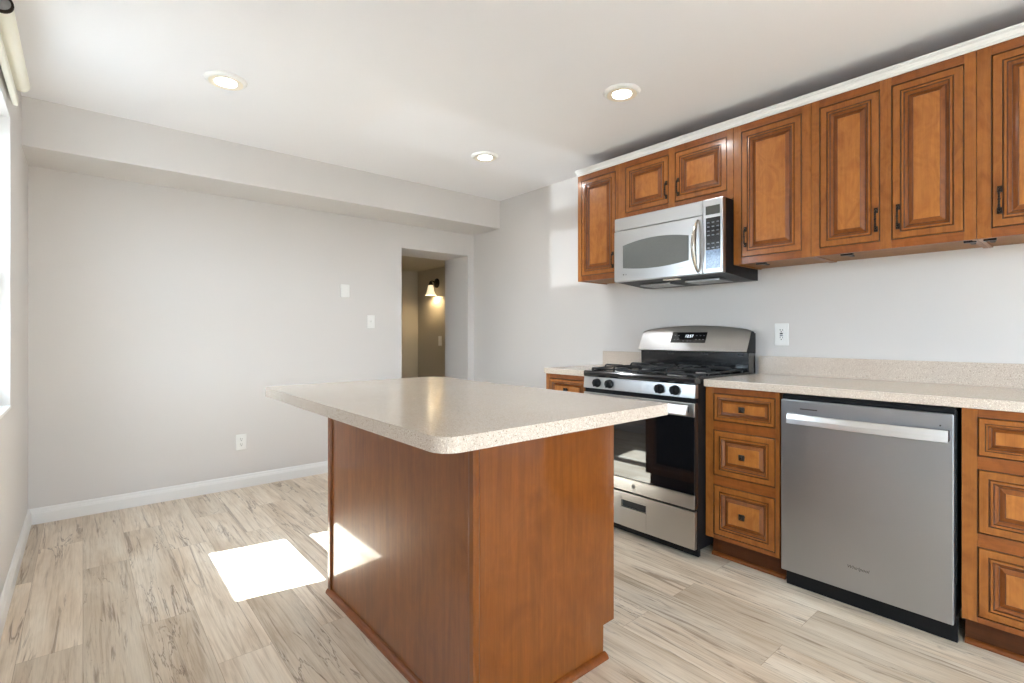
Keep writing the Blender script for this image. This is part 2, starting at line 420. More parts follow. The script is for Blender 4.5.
# window in the left wall
def win_frame(b, x0, x1, y0, y1, z0, z1, t, m='trim'):
    b.box(x0, x1, y0, y0+t, z0, z1, m, .003); b.box(x0, x1, y1-t, y1, z0, z1, m, .003)
    b.box(x0, x1, y0+t, y1-t, z0, z0+t, m, .003); b.box(x0, x1, y0+t, y1-t, z1-t, z1, m, .003)
def left_window(name, WY0, WY1):
    win = bpy.data.objects.new(name, None); C.objects.link(win); win.location = (XL, (WY0+WY1)/2, WZ0); win['kind'] = 'structure'; win['_o'] = tuple(win.location)
    f = B(); win_frame(f, XL-.145, XL-.045, WY0, WY1, WZ0, WZ1, .02); f.build('window_frame', win)
    f = B(); f.box(XL-.045, XL+.004, WY0, WY1, WZ0-.014, WZ0+.002, 'trim', .003); f.build('window_sill', win)
    f = B()
    f.box(XL-.075, XL-.050, WY0+.02, WY0+.05, WZ0+.02, 1.385, 'trim', .002); f.box(XL-.075, XL-.050, WY1-.05, WY1-.02, WZ0+.02, 1.385, 'trim', .002)
    f.box(XL-.075, XL-.050, WY0+.05, WY1-.05, WZ0+.02, .898, 'trim', .002); f.box(XL-.075, XL-.050, WY0+.05, WY1-.05, 1.322, 1.385, 'trim', .002)
    sash = f.build('lower_sash', win)
    f = B(); f.box(XL-.066, XL-.062, WY0+.045, WY1-.045, .893, 1.327, 'glass'); f.build('pane', sash)
    f = B()
    f.box(XL-.110, XL-.085, WY0+.02, WY0+.05, 1.36, WZ1-.02, 'trim', .002); f.box(XL-.110, XL-.085, WY1-.05, WY1-.02, 1.36, WZ1-.02, 'trim', .002)
    f.box(XL-.110, XL-.085, WY0+.05, WY1-.05, 1.36, 1.482, 'trim', .002); f.box(XL-.110, XL-.085, WY0+.05, WY1-.05, WZ1-.07, WZ1-.02, 'trim', .002)
    sash = f.build('upper_sash', win)
    f = B(); f.box(XL-.100, XL-.096, WY0+.045, WY1-.045, 1.477, WZ1-.065, 'glass'); f.build('pane', sash)
    portal(name + '_portal', (XL-.16, (WY0+WY1)/2, (WZ0+WZ1)/2), (1, 0, 0), WY1-WY0, WZ1-WZ0)
left_window('window_1', WY0, WY1)
left_window('added_window', VY0, VY1)  # unseen window behind the camera, added for extra daylight

# added patio door behind the camera, lets in daylight from the front
win = bpy.data.objects.new('added_patio_door', None); C.objects.link(win); win.location = ((PX0+PX1)/2, YB, PZ0); win['kind'] = 'structure'; win['_o'] = tuple(win.location)
f = B(); t_ = .05; xm = (PX0+PX1)/2
for a, c in ((PX0, PX0+t_), (xm-.04, xm+.04), (PX1-t_, PX1)): f.box(a, c, YB-.12, YB-.04, PZ0, PZ1, 'trim', .003)
for a, c in ((PZ0, PZ0+.08), (PZ1-.06, PZ1)): f.box(PX0+t_, PX1-t_, YB-.12, YB-.04, a, c, 'trim', .003)
fr_ = f.build('window_frame', win)
for a, c in ((PX0+t_, xm-.04), (xm+.04, PX1-t_)):
    f = B(); f.box(a, c, YB-.082, YB-.078, PZ0+.08, PZ1-.06, 'glass'); f.build('pane', win)
portal('added_patio_portal', ((PX0+PX1)/2, YB-.16, (PZ0+PZ1)/2), (0, 1, 0), PX1-PX0, PZ1-PZ0)

# ------------------------------------------------------------------ upper cabinets
def door_profile(s=1.0, edge='cab'):
    p = [(0, -.001, 'glaze'), (.0025, .0015, 'cab'), (.027*s, .0015, 'cab'), (.0283*s, -.003, 'glaze'), (.0305*s, -.003, 'glaze'), (.033*s, .003, 'cabedge'), (.040*s, .0035, 'cab'),
         (.0425*s, -.001, 'glaze'), (.0445*s, -.001, 'glaze'), (.049*s, -.005, 'cabedge'), (.053*s, -.0095, 'cabedge'), (.0565*s, -.010, 'glaze'), (.071*s, -.0015, 'cabedge'), (.0728*s, -.0018, 'glaze'), (.0745*s, 0, 'cabfield')]
    return p
def bar_pull(parent, x, y, z, sgn=-1, length=.105):
    h = B()
    for k in (-1, 1):
        zz = z + k*length*.40
        h.prism(rrect(y-.0075, y+.0075, zz-.0125, zz+.0125, (.002,)*4, 3), 'x', x, x+sgn*.005, 'bronze', .0012)
        h.tube([(x+sgn*.003, y, zz), (x+sgn*.009, y, zz-k*.002), (x+sgn*.015, y, zz-k*.008)], [.005, .0042, .0036], 'bronze')
    n = 15; pts = []; rs = []
    for i in range(n):
        u = i/(n-1)*2-1
        pts.append((x+sgn*(.015+.003*(1-u*u)), y, z+u*length*.36)); rs.append(.0030+.0013*max(0, math.cos(u*math.pi*2.5))**2 + (.0012 if i % 2 else 0))
    h.tube(pts, rs, 'bronze')
    return h.build('handle', parent)
def face_ring(b, y0, y1, z0, z1, opens, x, sgn, thick, m='cab', mh='cabh'):
    """face frame: uprights and rails around a row (or column) of openings (y0,y1,z0,z1)"""
    ys = sorted({y0, y1, *[o[0] for o in opens], *[o[1] for o in opens]}); zs = sorted({z0, z1, *[o[2] for o in opens], *[o[3] for o in opens]})
    for i in range(len(ys)-1):
        yc = (ys[i]+ys[i+1])/2
        if not any(o[0] < yc < o[1] for o in opens):
            b.box(min(x, x-sgn*thick), max(x, x-sgn*thick), ys[i], ys[i+1], z0, z1, m, .0012)
    for o in opens:
        col = sorted([q for q in opens if abs(q[0]-o[0]) < 1e-4], key=lambda q: q[2])
        if o is not col[0]: continue
        edges = [z0] + [v for q in col for v in (q[2], q[3])] + [z1]
        for k in range(0, len(edges), 2):
            b.box(min(x, x-sgn*thick), max(x, x-sgn*thick), o[0], o[1], edges[k], edges[k+1], mh, .0012)
def glaze_rim(b, o, x, sgn):
    """dark line of glaze where the frame meets the door opening"""
    w = .0022; X0, X1 = sorted((x+sgn*.0003, x-sgn*.004))
    b.box(X0, X1, o[0]-w, o[0], o[2]-w, o[3]+w, 'glaze'); b.box(X0, X1, o[1], o[1]+w, o[2]-w, o[3]+w, 'glaze')
    b.box(X0, X1, o[0], o[1], o[2]-w, o[2], 'glaze'); b.box(X0, X1, o[0], o[1], o[3], o[3]+w, 'glaze')
def upper(y0, y1, z0, doors, label, handles, clips=()):
    """doors: (y0,y1,z0,z1); handles: (y,z) per door or None"""
    t = thing('wall_cabinet', label, 'cabinet', (XW, (y0+y1)/2, z0), 'wall cabinets along the right wall')
    z1 = 2.280; g = .0008
    body = B()
    face_ring(body, y0+g, y1-g, z0, z1, doors, XU, -1, .019)
    for o in doors: glaze_rim(body, o, XU, -1)
    body.box(XU+.019, XW-.001, y0+g, y0+.016, z0, z1, 'cab'); body.box(XU+.019, XW-.001, y1-.016, y1-g, z0, z1, 'cab')
    body.box(XU+.019, XW-.001, y0+.016, y1-.016, z1-.016, z1, 'under'); body.box(XU+.019, XW-.001, y0+.016, y1-.016, z0+.005, z0+.021, 'under')
    body.box(XW-.012, XW-.001, y0+.016, y1-.016, z0+.026, z1-.016, 'cabdark')
    body.build('cabinet_body', t)
    for o, hh in zip(doors, handles):
        d = B(); g2 = .0028
        d.panel(o[0]+g2, o[1]-g2, o[2]+g2, o[3]-g2, XU, -1, door_profile(), .018)
        do = d.build('door', t)
        if hh: bar_pull(do, XU-.0015, hh[0], hh[1])
    for (cy, cw) in clips:
        k = B(); k.box(XU+.05, XU+.075, cy-cw/2, cy+cw/2, z0-.004, z0+.012, 'bronze', .003); k.box(XU+.058, XU+.15, cy-.008, cy+.008, z0-.001, z0+.012, 'black', .002)
        k.build('light_clip', t)
    return t
upper(2.108, 2.468, 1.522, [(2.130, 2.432, 1.560, 2.238)], 'narrow full-height wall cabinet at the far end, left of the microwave', [(2.150, 1.645)])
upper(1.323, 2.108, 1.890, [(1.727, 2.046, 1.941, 2.238), (1.360, 1.682, 1.941, 2.238)], 'short wide two-door wall cabinet directly above the microwave', [(1.741, 2.026), (1.661, 2.026)])
upper(.935, 1.323, 1.522, [(.979, 1.279, 1.560, 2.238)], 'single-door wall cabinet just right of the microwave', [(1.257, 1.665)], clips=((1.20, .05),))
upper(.333, .935, 1.522, [(.655, .897, 1.560, 2.238), (.371, .611, 1.560, 2.238)], 'tall two-door wall cabinet above the dishwasher, handles meeting at its middle', [(.668, 1.657), (.588, 1.657)], clips=((.80, .05), (.36, .04)))
upper(-.12, .333, 1.522, [(-.08, .289, 1.560, 2.238)], 'rightmost wall cabinet, cut off by the edge of the photo', [(.266, 1.665)], clips=((.30, .04),))
# white crown along the cabinet tops, returning to the wall
CP = [(0, 0), (.005, 0), (.005, .007), (.009, .007), (.009, .011), (.016, .018), (.018, .023), (.018, .026), (.023, .026), (.023, .031), (.028, .032), (.028, .038), (0, .038)]
b = B(); b.prism([(XU-.001-d, 2.277+z) for d, z in CP] , 'y', -.12, 2.470, 'trim'); b.box(XU-.001, XU+.03, -.12, 2.469, 2.2805, 2.315, 'trim')
b.box(XU+.03, XW, 2.461, 2.469, 2.2805, 2.315, 'trim')
struct(b.build('trim_1'))

# ------------------------------------------------------------------ base cabinets and worktop
def knob(parent, x, y, z, sgn=-1):
    h = B(); h.lathe([(.009, 0), (.0085, .002), (.005, .004), (.0045, .014)], (x, y, z), (sgn, 0, 0), 'bronze', 12)
    h.panel(y-.0135, y+.0135, z-.0135, z+.0135, x+sgn*.020, sgn, [(0, 0, 'bronze'), (.0025, .003, 'bronze'), (.006, .004, 'bronze'), (.009, .0075, 'bronze')], .006)
    return h.build('knob', parent)
DZS = [(.708, .845), (.434, .660), (.135, .384)]
def base_cabinet(y0, y1, oy0, oy1, label, group='base cabinets under the worktop', drawers=DZS, door=None, shoe=True):
    t = thing('base_cabinet', label, 'cabinet', (XW, (y0+y1)/2, 0), group)
    g = .001; z0, z1 = .114, .8765; body = B()
    opens = [(oy0, oy1, a, c) for a, c in drawers] + ([(oy0, oy1, *door)] if door else [])
    face_ring(body, y0+g, y1-g, z0, z1, opens, XB, -1, .02)
    for o in opens: glaze_rim(body, o, XB, -1)
    body.box(XB+.02, XW-.001, y0+g, y0+.018, z0, z1, 'cab'); body.box(XB+.02, XW-.001, y1-.018, y1-g, z0, z1, 'cab')
    body.box(XB+.02, XW-.001, y0+.018, y1-.018, z0, z0+.018, 'cabdark'); body.box(XW-.02, XW-.001, y0+.018, y1-.018, z0+.018, z1, 'cabdark')
    body.build('cabinet_body', t)
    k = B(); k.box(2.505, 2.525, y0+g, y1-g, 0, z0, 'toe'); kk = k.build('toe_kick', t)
    k = B(); r = .017
    k.prism([(2.504, 0)] + [(2.504-r*math.cos(R(90*i/6)), r*math.sin(R(90*i/6))) for i in range(7)], 'y', y0+g, y1-g, 'islandtrim'); k.build('shoe_molding', t)
    for i, o in enumerate(opens):
        h_ = o[3]-o[2]; s = min(1.0, .80 if h_ < .16 else 1.0); d = B(); g2 = .0028
        d.panel(o[0]+g2, o[1]-g2, o[2]+g2, o[3]-g2, XB, -1, door_profile(.60 if h_ < .16 else .95), .018)
        is_door = door is not None and i == len(opens)-1
        do = d.build('door' if is_door else 'drawer', t)
        if is_door: bar_pull(do, XB-.0015, o[0]+.025, o[3]-.12)
        else: knob(do, XB+.0, (o[0]+o[1])/2, (o[2]+o[3])/2)
    return t
base_cabinet(.963, 1.3255, .984, 1.281, 'narrow three-drawer base cabinet between the range and the dishwasher')
base_cabinet(-.22, .338, -.18, .294, 'three-drawer base cabinet right of the dishwasher, cut off by the photo edge')
base_cabinet(2.082, 2.493, 2.140, 2.455, 'base cabinet in the corner left of the range, mostly behind the island', drawers=[(.708, .845)], door=(.135, .660))

def worktop(y0, y1, label, bs0, bs1, rounded=False):
    t = thing('worktop', label, 'worktop', (XW, (y0+y1)/2, .877), 'worktops along the right wall')
    k = B(); k.prism(rrect(XC, XW-.0195, y0, y1, (.004, .003, .003, .004)), 'z', .8775, .914, 'counter', .004, 3); k.build('slab', t)
    k = B(); k.box(XW-.0195, XW-.0005, bs0, bs1, .8775, 1.016, 'counter', .003); k.build('backsplash', t)
    return t
worktop(-.22, 1.3215, 'long speckled beige worktop with backsplash above the dishwasher', -.22, 1.318)
worktop(2.078, 2.486, 'short speckled beige worktop in the corner left of the range', 2.078, 2.484)

# ------------------------------------------------------------------ dishwasher
t = thing('dishwasher', 'stainless steel dishwasher with a curved bar handle, between the drawer cabinets', 'dishwasher', (XB, .649, 0))
k = B(); k.box(XB-.006, XW-.05, .3525, .9475, .10, .872, 'black', .003); k.box(XB-.012, XB-.006, .353, .947, .852, .868, 'black', .002)
k.box(XD+.03, XB-.004, .349, .356, .23, .862, 'black'); k.build('body', t)
k = B()
k.prism(rrect(.3545, .9465, .086, .850, (.003,)*4, 3), 'x', XD+.026, XD, 'steel_dw', .003, 3)
panel = k.build('door', t)
k = B()
for zz in (.772,):
    n = 20
    pts = []
    prof = [(-.0115, 0), (-.010, -.010), (.000, -.008), (.0105, -.002), (.0115, .002), (0, .010)]
    bm = bmesh.new(); rows = []
    for i in range(n+1):
        u = i/n*2-1; y = .637 + u*.272; off = .014*(1-u*u)
        rows.append([bm.verts.new((XD - .032 - off + p[1], y, zz + p[0]*1.95)) for j, p in enumerate(prof)])
    for r1, r2 in zip(rows, rows[1:]):
        for j in range(6): bm.faces.new((r1[j], r1[(j+1) % 6], r2[(j+1) % 6], r2[j]))
    bm.faces.new(rows[0]); bm.faces.new(rows[-1][::-1])
    k.merge(bm, 'handle_steel')
    for y in (.371, .903): k.box(XD-.034, XD+.002, y-.006, y+.006, zz-.020, zz+.020, 'darkslot' if y < .5 else 'chrome', .002)
k.build('handle', panel)
k = B(); k.box(2.462, 2.48, .353, .947, .0, .10, 'black'); k.build('toe_kick', t)
k = B(); text_mesh(k, 'Whirlpool', .0185, face_mx(XD-.0003, .651, .188), 'mark', shear=.25); k.build('brand_mark', panel)
k = B(); k.box(XD-.0006, XD+.001, .800, .868, .8115, .8165, 'mark'); k.build('control_strip', panel)
k = B(); k.lathe([(0, .0015), (.0025, .001), (.003, 0)], (XD+.0002, .392, .806), (-1, 0, 0), 'darkslot', 10); k.build('indicator_light', panel)

# ------------------------------------------------------------------ range
RY0, RY1, RX = 1.3285, 2.068, 2.335
ym = (RY0+RY1)/2
t = thing('gas_range', 'stainless and black freestanding gas range with knobs and oven door', 'stove', (XB, ym, 0))
k = B(); k.box(RX+.03, 3.01, RY0+.004, RY1-.004,   .045, .900, 'rangeside', .004)
for yy in (RY0+.05, RY1-.05):
    for xx in (RX+.09, 2.95): k.lathe([(.016, 0), (.016, .012), (.009, .014), (.009, .05)], (xx, yy, 0), (0, 0, 1), 'black', 12)
k.build('body', t)
# cooktop with raised rim
k = B()
k.prism([(RX+.004, .888), (RX-.002, .897), (RX-.002, .914), (RX+.006, .922), (RX+.03, .924), (RX+.045, .917), (2.925, .917), (2.93, .888)], 'y', RY0, RY1, 'enamel', .004)
for yy in (RY0, RY1-.016): k.box(RX+.03, 2.93, yy, yy+.016, .914, .924, 'enamel', .004)
cook = k.build('cooktop', t)
BUR = [(2.47, 1.52, .046), (2.47, 1.885, .040), (2.77, 1.52, .036), (2.77, 1.885, .044)]
for bx, by, br in BUR:
    k = B(); k.lathe([(br+.012, 0), (br+.010, .004), (br*.8, .006), (br*.8, .014)], (bx, by, .917), (0, 0, 1), 'steel', 28)
    k.lathe([(br, .0), (br, .006), (br-.004, .009), (0, .010)], (bx, by, .931), (0, 0, 1), 'grate', 28)
    k.build('burner', cook)
def grate(y0, y1):
    k = B(); z = .953; r = .0055; x0, x1 = 2.385, 2.895
    def bar(p, q, drop0=False, drop1=False):
        p, q = Vector(p), Vector(q); d = (q-p).normalized(); pts = []
        if drop0: pts += [p + Vector((0, 0, -.030)), p + Vector((0, 0, -.012)), p + d*.004 + Vector((0, 0, -.004)), p + d*.014]
        else: pts += [p]
        if drop1: pts += [q - d*.014, q - d*.004 + Vector((0, 0, -.004)), q + Vector((0, 0, -.012)), q + Vector((0, 0, -.030))]
        else: pts += [q]
        k.tube(pts, r, 'grate', 8)
    zf = .935
    for xx in (x0, (x0+x1)/2, x1): k.tube([(xx, y0, zf), (xx, y1, zf)], r, 'grate', 8)
    for yy in (y0, y1): k.tube([(x0, yy, zf), (x1, yy, zf)], r, 'grate', 8)
    for xx in (x0, x1, (x0+x1)/2):
        for yy in (y0, y1): k.tube([(xx, yy, .917), (xx, yy, zf)], .007, 'grate', 8)
    for cx in (2.47+.035, 2.77+.0):
        yc = (y0+y1)/2
        bar((cx, y0, z), (cx, yc-.035, z), True); bar((cx, y1, z), (cx, yc+.035, z), True)
        bar((cx-.125, yc, z), (cx-.035, yc, z), True); bar((cx+.125, yc, z), (cx+.035, yc, z), True)
    return k.build('grate', t)
grate(RY0+.03, ym-.008); grate(ym+.008, RY1-.03)
# control panel and knobs
k = B(); k.prism([(RX+.006, .818), (RX-.002, .820), (RX+.004, .886), (RX+.03, .888), (RX+.03, .818)], 'y', RY0+.001, RY1-.001, 'steel', .002); cp = k.build('control_panel', t)
for yy in (1.442, 1.534, 1.868, 1.960):
    k = B(); k.lathe([(.026, 0), (.026, .004), (.0235, .006), (.022, .022), (.019, .026), (0, .027)], (RX-.0, yy, .853), (-1, 0, .09), 'black', 26)
    k.box(RX-.036, RX-.02, yy-.006, yy+.006, .833, .874, 'black', .003); k.build('knob', cp)
    for q in (-1, 1): pass
k = B(); k.box(RX+.012, RX+.05, RY0+.004, RY1-.004, .795, .818, 'black'); k.build('vent_gap', t)
# oven door
k = B(); k.box(RX+.004, RX+.04, RY0+.004, RY1-.004, .258, .794, 'enamel', .004); door = k.build('oven_door', t)
k = B(); k.box(RX-.002, RX+.006, RY0+.004, RY1-.004, .332, .724, 'ovenglass', .002)
k.build('window', door)
k = B(); k.box(RX-.003, RX+.006, RY0+.004, RY1-.004, .724, .794, 'steel', .003); k.build('top_band', door)
k = B(); k.box(RX-.003, RX+.006, RY0+.004, RY1-.004, .259, .331, 'steel', .003)
bandlow = k.build('bottom_band', door)
k = B(); k.lathe([(.0125, 0), (.0125, .0012), (.011, .0016), (.0105, .0008), (0, .0008)], (RX-.003, ym, .295), (-1, 0, 0), 'marklt', 26)
k.tube([(RX-.0042, ym+.006*math.cos(a/10*6.28), .295+.006*math.sin(a/10*6.28)) for a in range(8)], .0008, 'marklt', 6); k.build('badge', bandlow)
k = B(); hy0, hy1 = RY0+.022, RY1-.022
pts = [(RX-.034, .736), (RX-.050, .736), (RX-.053, .742), (RX-.051, .752), (RX-.036, .784), (RX-.030, .786)]
k.prism(pts, 'y', hy0, hy1, 'handle_steel', .003)
for yy in (hy0+.012, hy1-.028): k.box(RX-.032, RX-.001, yy, yy+.016, .745, .775, 'darkslot', .003)
k.build('handle', door)
# bottom drawer with a recessed pull
k = B(); dx0, dx1 = RX-.002, RX+.02; a0, a1, c0, c1 = 1.618, 1.782, .166, .207
k.box(dx0, dx1, RY0+.002, a0, .058, .250, 'steel', .002); k.box(dx0, dx1, a1, RY1-.002, .058, .250, 'steel', .002)
k.box(dx0, dx1, a0, a1, .058, c0, 'steel'); k.box(dx0, dx1, a0, a1, c1, .250, 'steel'); k.box(dx1, dx1+.02, RY0+.006, RY1-.006, .060, .248, 'enamel')
dr = k.build('drawer', t)
k = B(); k.box(RX-.0035, RX, a0-.006, a1+.006, c1, c1+.006, 'steel'); k.box(RX-.0035, RX, a0-.006, a1+.006, c0-.006, c0, 'steel'); k.box(RX-.0035, RX, a0-.006, a0, c0, c1, 'steel'); k.box(RX-.0035, RX, a1, a1+.006, c0, c1, 'steel')
k.box(RX+.012, RX+.018, a0, a1, c0, c1, 'darkslot'); k.build('recessed_pull', dr)
k = B(); k.box(RX+.04, RX+.06, RY0+.006, RY1-.006, .012, .056, 'black'); k.build('kick_plate', t)
# backguard: arched stainless face leaning back
n = 24
def arch(y):
    u = (y-ym)/((RY1-RY0)/2); return 1.168 + .030*(1-u*u) - (.008*max(0, abs(u)-.97)/.03)
bm = bmesh.new(); rows = []
for i in range(n+1):
    y = RY0 + (RY1-RY0)*i/n; za = arch(y); xt = 2.893 + (za-1.040)*.50
    rows.append([bm.verts.new(p) for p in ((2.905, y, 1.034), (2.893, y, 1.040), (xt-.004, y, za-.008), (xt+.004, y, za), (2.99, y, za-.004), (2.99, y, 1.034))])
for r1, r2 in zip(rows, rows[1:]):
    for j in range(6): bm.faces.new((r1[j], r2[j], r2[(j+1) % 6], r1[(j+1) % 6]))
k = B(); e0, e1 = rows[0], rows[-1]
fa = bm.faces.new(e0[::-1]); fb = bm.faces.new(e1)
i_s = k.mi('steel'); i_e = k.mi('rangeside')
for f_ in bm.faces: f_.material_index = i_s
fa.material_index = i_e; fb.material_index = i_e
k.merge(bm, None)
k.prism([(2.945, .905), (2.925, .93), (2.922, 1.034), (3.012, 1.034), (3.012, .905)], 'y', RY0+.002, RY1-.002, 'enamel', .003)
k.prism([(2.985, 1.03), (2.985, 1.150), (3.012, 1.150), (3.012, 1.03)], 'y', RY0+.001, RY1-.001, 'rangeside', .003)
for yy in (RY0+.03, ym-.12, ym+.12, RY1-.10): k.box(2.918, 2.924, yy, yy+.035, 1.018, 1.026, 'darkslot')
bgd = k.build('backguard', t)
tilt = math.atan(.50)
def bgx(z): return 2.893 + (z-1.040)*.50
k = B(); mx = face_mx(bgx(1.122)-.001, 1.716, 1.122, -tilt)
bm = bmesh.new(); bmesh.ops.create_cube(bm, size=1); bm.transform(mx @ Matrix.Diagonal((.240, .074, .003, 1))); bmesh.ops.bevel(bm, geom=list(bm.edges), offset=.001, segments=1, affect='EDGES'); k.merge(bm, 'ovenglass'); disp = k.build('display', bgd)
k = B(); text_mesh(k, '12:57', .026, face_mx(bgx(1.130)-.0032, 1.712, 1.130, -tilt), 'digit'); k.build('clock_digits', disp)
for dy, dz in [(.095, .012), (.095, -.012), (.07, .012), (.07, -.012), (-.055, .012), (-.055, -.012), (-.08, .012), (-.08, -.012), (-.103, .012), (-.103, -.012), (.03, -.022), (0, -.022), (-.02, -.022)]:
    k = B(); bm = bmesh.new(); bmesh.ops.create_cube(bm, size=1); bm.transform(face_mx(bgx(1.122+dz)-.0031, 1.716+dy, 1.122+dz, -tilt) @ Matrix.Diagonal((.010, .004, .0006, 1))); k.merge(bm, 'keys'); k.build('touch_key', disp)

# ------------------------------------------------------------------ microwave
MX, MY0, MY1, MZ0, MZ1, MS = 2.614, 1.3275, 2.055, 1.476, 1.884, 1.4445
t = thing('microwave', 'stainless over-the-range microwave mounted above the gas range', 'microwave', (XW, (MY0+MY1)/2, MZ0))
k = B(); k.prism([(MX+.03, MZ0), (MX+.03, MZ1), (XW-.002, MZ1), (XW-.002, MZ0-.018), (XW-.10, MZ0-.020), (MX+.12, MZ0-.004)], 'y', MY0, MY1, 'black', .003); mwb = k.build('body', t)
k = B()
for yy in (MY0+.10, MY0+.42): k.box(MX+.16, MX+.33, yy, yy+.22, MZ0-.0215, MZ0-.010, 'filter', .002)
k.build('grease_filter', mwb)
k = B(); k.box(MX+.07, MX+.11, (MY0+MY1)/2-.05, (MY0+MY1)/2+.05, MZ0-.008, MZ0+.004, 'baffle', .002); k.build('cooktop_lamp', mwb)
k = B(); k.box(MX+.004, MX+.034, MS, MY1, 1.803, MZ1, 'steel', .005, 3); k.build('vent_panel', t)
# door with an arched window
k = B(); k.box(MX, MX+.034, MS+.001, MY1, MZ0, 1.800, 'steel', .005, 3); md = k.build('door', t)
k = B(); pts = []; wy0, wy1 = 1.528, 1.985; nn = 20
for i in range(nn+1):
    u = i/nn*2-1; pts.append((wy0+(wy1-wy0)*i/nn, 1.562 - .018*(1-u*u)))
for i in range(nn+1):
    u = 1-i/nn*2; pts.append((wy0+(wy1-wy0)*(1-i/nn), 1.703 + .026*(1-u*u)))
k.prism(pts, 'x', MX-.0012, MX+.004, 'mwglass', .0005, 1); k.build('window', md)
k = B(); nn = 22; hp = []; hr = []
for i in range(nn+1):
    u = i/nn*2-1; hp.append((MX-.004-.046*(1-u*u)**.8, 1.470, 1.633+u*.145)); hr.append(.006+.012*(1-u*u))
k.tube(hp, hr, 'nickel', 12, flat=.8); k.build('handle', md)
k = B(); k.lathe([(.0045, 0), (.0045, .0006), (0, .0006)], (MX+.0002, 1.980, 1.520), (-1, 0, 0), 'mark', 16); k.build('brand_emblem', md)
k = B(); text_mesh(k, 'LG', .012, face_mx(MX-.0003, 1.962, 1.520), 'mark'); k.build('brand_mark', md)
k = B(); k.box(MX-.0004, MX+.001, 1.56, 1.60, 1.522, 1.526, 'marklt'); k.build('door_print', md)
k = B(); k.box(MX+.001, MX+.034, MY0+.0005, MS-.001, MZ0, MZ1, 'steel', .004, 3); mc = k.build('control_panel', t)
k = B(); k.box(MX-.0005, MX+.006, 1.345, 1.426, 1.797, 1.845, 'display', .001); k.build('display', mc)
k = B(); k.box(MX-.0005, MX+.006, 1.342, 1.425, 1.604, 1.780, 'enamel', .001)
for r_ in range(7):
    for c_ in range(3):
        if r_ == 2: continue
        k.box(MX-.0014, MX, 1.349+c_*.027, 1.349+c_*.027+.014, 1.612+r_*.023, 1.612+r_*.023+.006, 'keys')
k.build('keypad', mc)
k = B(); k.box(MX-.0005, MX+.006, 1.342, 1.425, 1.502, 1.603, 'bluepanel', .001); k.build('lower_panel', mc)  # mottled blue section below the keypad

# ------------------------------------------------------------------ kitchen island
IX0, IX1, IY0, IY1, IZ = .835, 1.462, 1.150, 2.225, .8765
t = thing('kitchen_island', 'reddish-brown wooden island base standing mid-room under the beige top', 'kitchen island', ((IX0+IX1)/2, (IY0+IY1)/2, 0))
k = B(); k.box(IX0, IX0+.018, IY0+.004, IY1, 0, IZ, 'island'); k.build('side_panel', t)
k = B(); k.prism([(IX0+.004, 0), (1.402, 0), (1.402, .113), (IX1, .113), (IX1, IZ), (IX0+.004, IZ)], 'y', IY0, IY0+.018, 'island', .0008, 1); k.build('front_panel', t)
k = B(); k.prism([(IX0+.018, 0), (1.402, 0), (1.402, .113), (IX1, .113), (IX1, IZ), (IX0+.018, IZ)], 'y', IY1-.018, IY1, 'island'); k.build('rear_panel', t)
k = B(); k.box(IX1-.019, IX1, IY0+.018, IY1-.018, .113, IZ, 'cab'); ws = (IY1-IY0-.036-.09)/2
k.build('face_frame', t)
for j in range(2):
    y0_ = IY0+.018+.03+j*(ws+.03)
    d = B(); d.panel(y0_, y0_+ws, .155, .655, IX1, 1, door_profile(), 0); do = d.build('door', t)
    bar_pull(do, IX1+.0015, y0_+(ws-.03 if j == 0 else .03), .56, 1)
    d = B(); d.panel(y0_, y0_+ws, .69, .845, IX1, 1, door_profile(.6), 0); do = d.build('drawer', t); knob(do, IX1, y0_+ws/2, .768, 1)
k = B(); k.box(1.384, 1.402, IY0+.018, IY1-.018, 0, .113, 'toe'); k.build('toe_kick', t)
# corner moldings
k = B(); k.prism([(IX0-.006, IY0-.008), (IX0+.000, IY0-.011), (IX0+.012, IY0-.011), (IX0+.019, IY0-.005), (IX0+.019, IY0), (IX0+.0, IY0), (IX0+.0, IY0+.016), (IX0-.004, IY0+.016), (IX0-.007, IY0+.010)], 'z', .0, IZ, 'island'); k.build('corner_molding', t)
k = B(); k.prism([(IX0-.009, IY1-.018), (IX0, IY1-.020), (IX0, IY1+.006), (IX0-.005, IY1+.008), (IX0-.009, IY1+.004)], 'z', .0, IZ, 'islandtrim'); k.build('rear_corner_strip', t)
r = .020
q = [(r*math.cos(R(90*i/6)), r*math.sin(R(90*i/6))) for i in range(7)]
k = B(); k.prism([(IX0, 0)] + [(IX0-c_, s_) for c_, s_ in q], 'y', IY0-.020, IY1+.004, 'islandtrim', 0)
k.prism([(IY0, 0)] + [(IY0-c_, s_) for c_, s_ in q], 'x', IX0-.018, 1.408, 'islandtrim', 0); k.build('base_molding', t)
k = B(); k.prism(rrect(.592, 1.468, .928, 2.365, (.055, .012, .10, .055), 10), 'z', .8770, .914, 'counter', .005, 3)
tag(k.build('island_worktop', origin=(1.03, 1.64, .877)), 'large speckled beige island top with rounded corners, overhanging the wooden base', 'worktop')

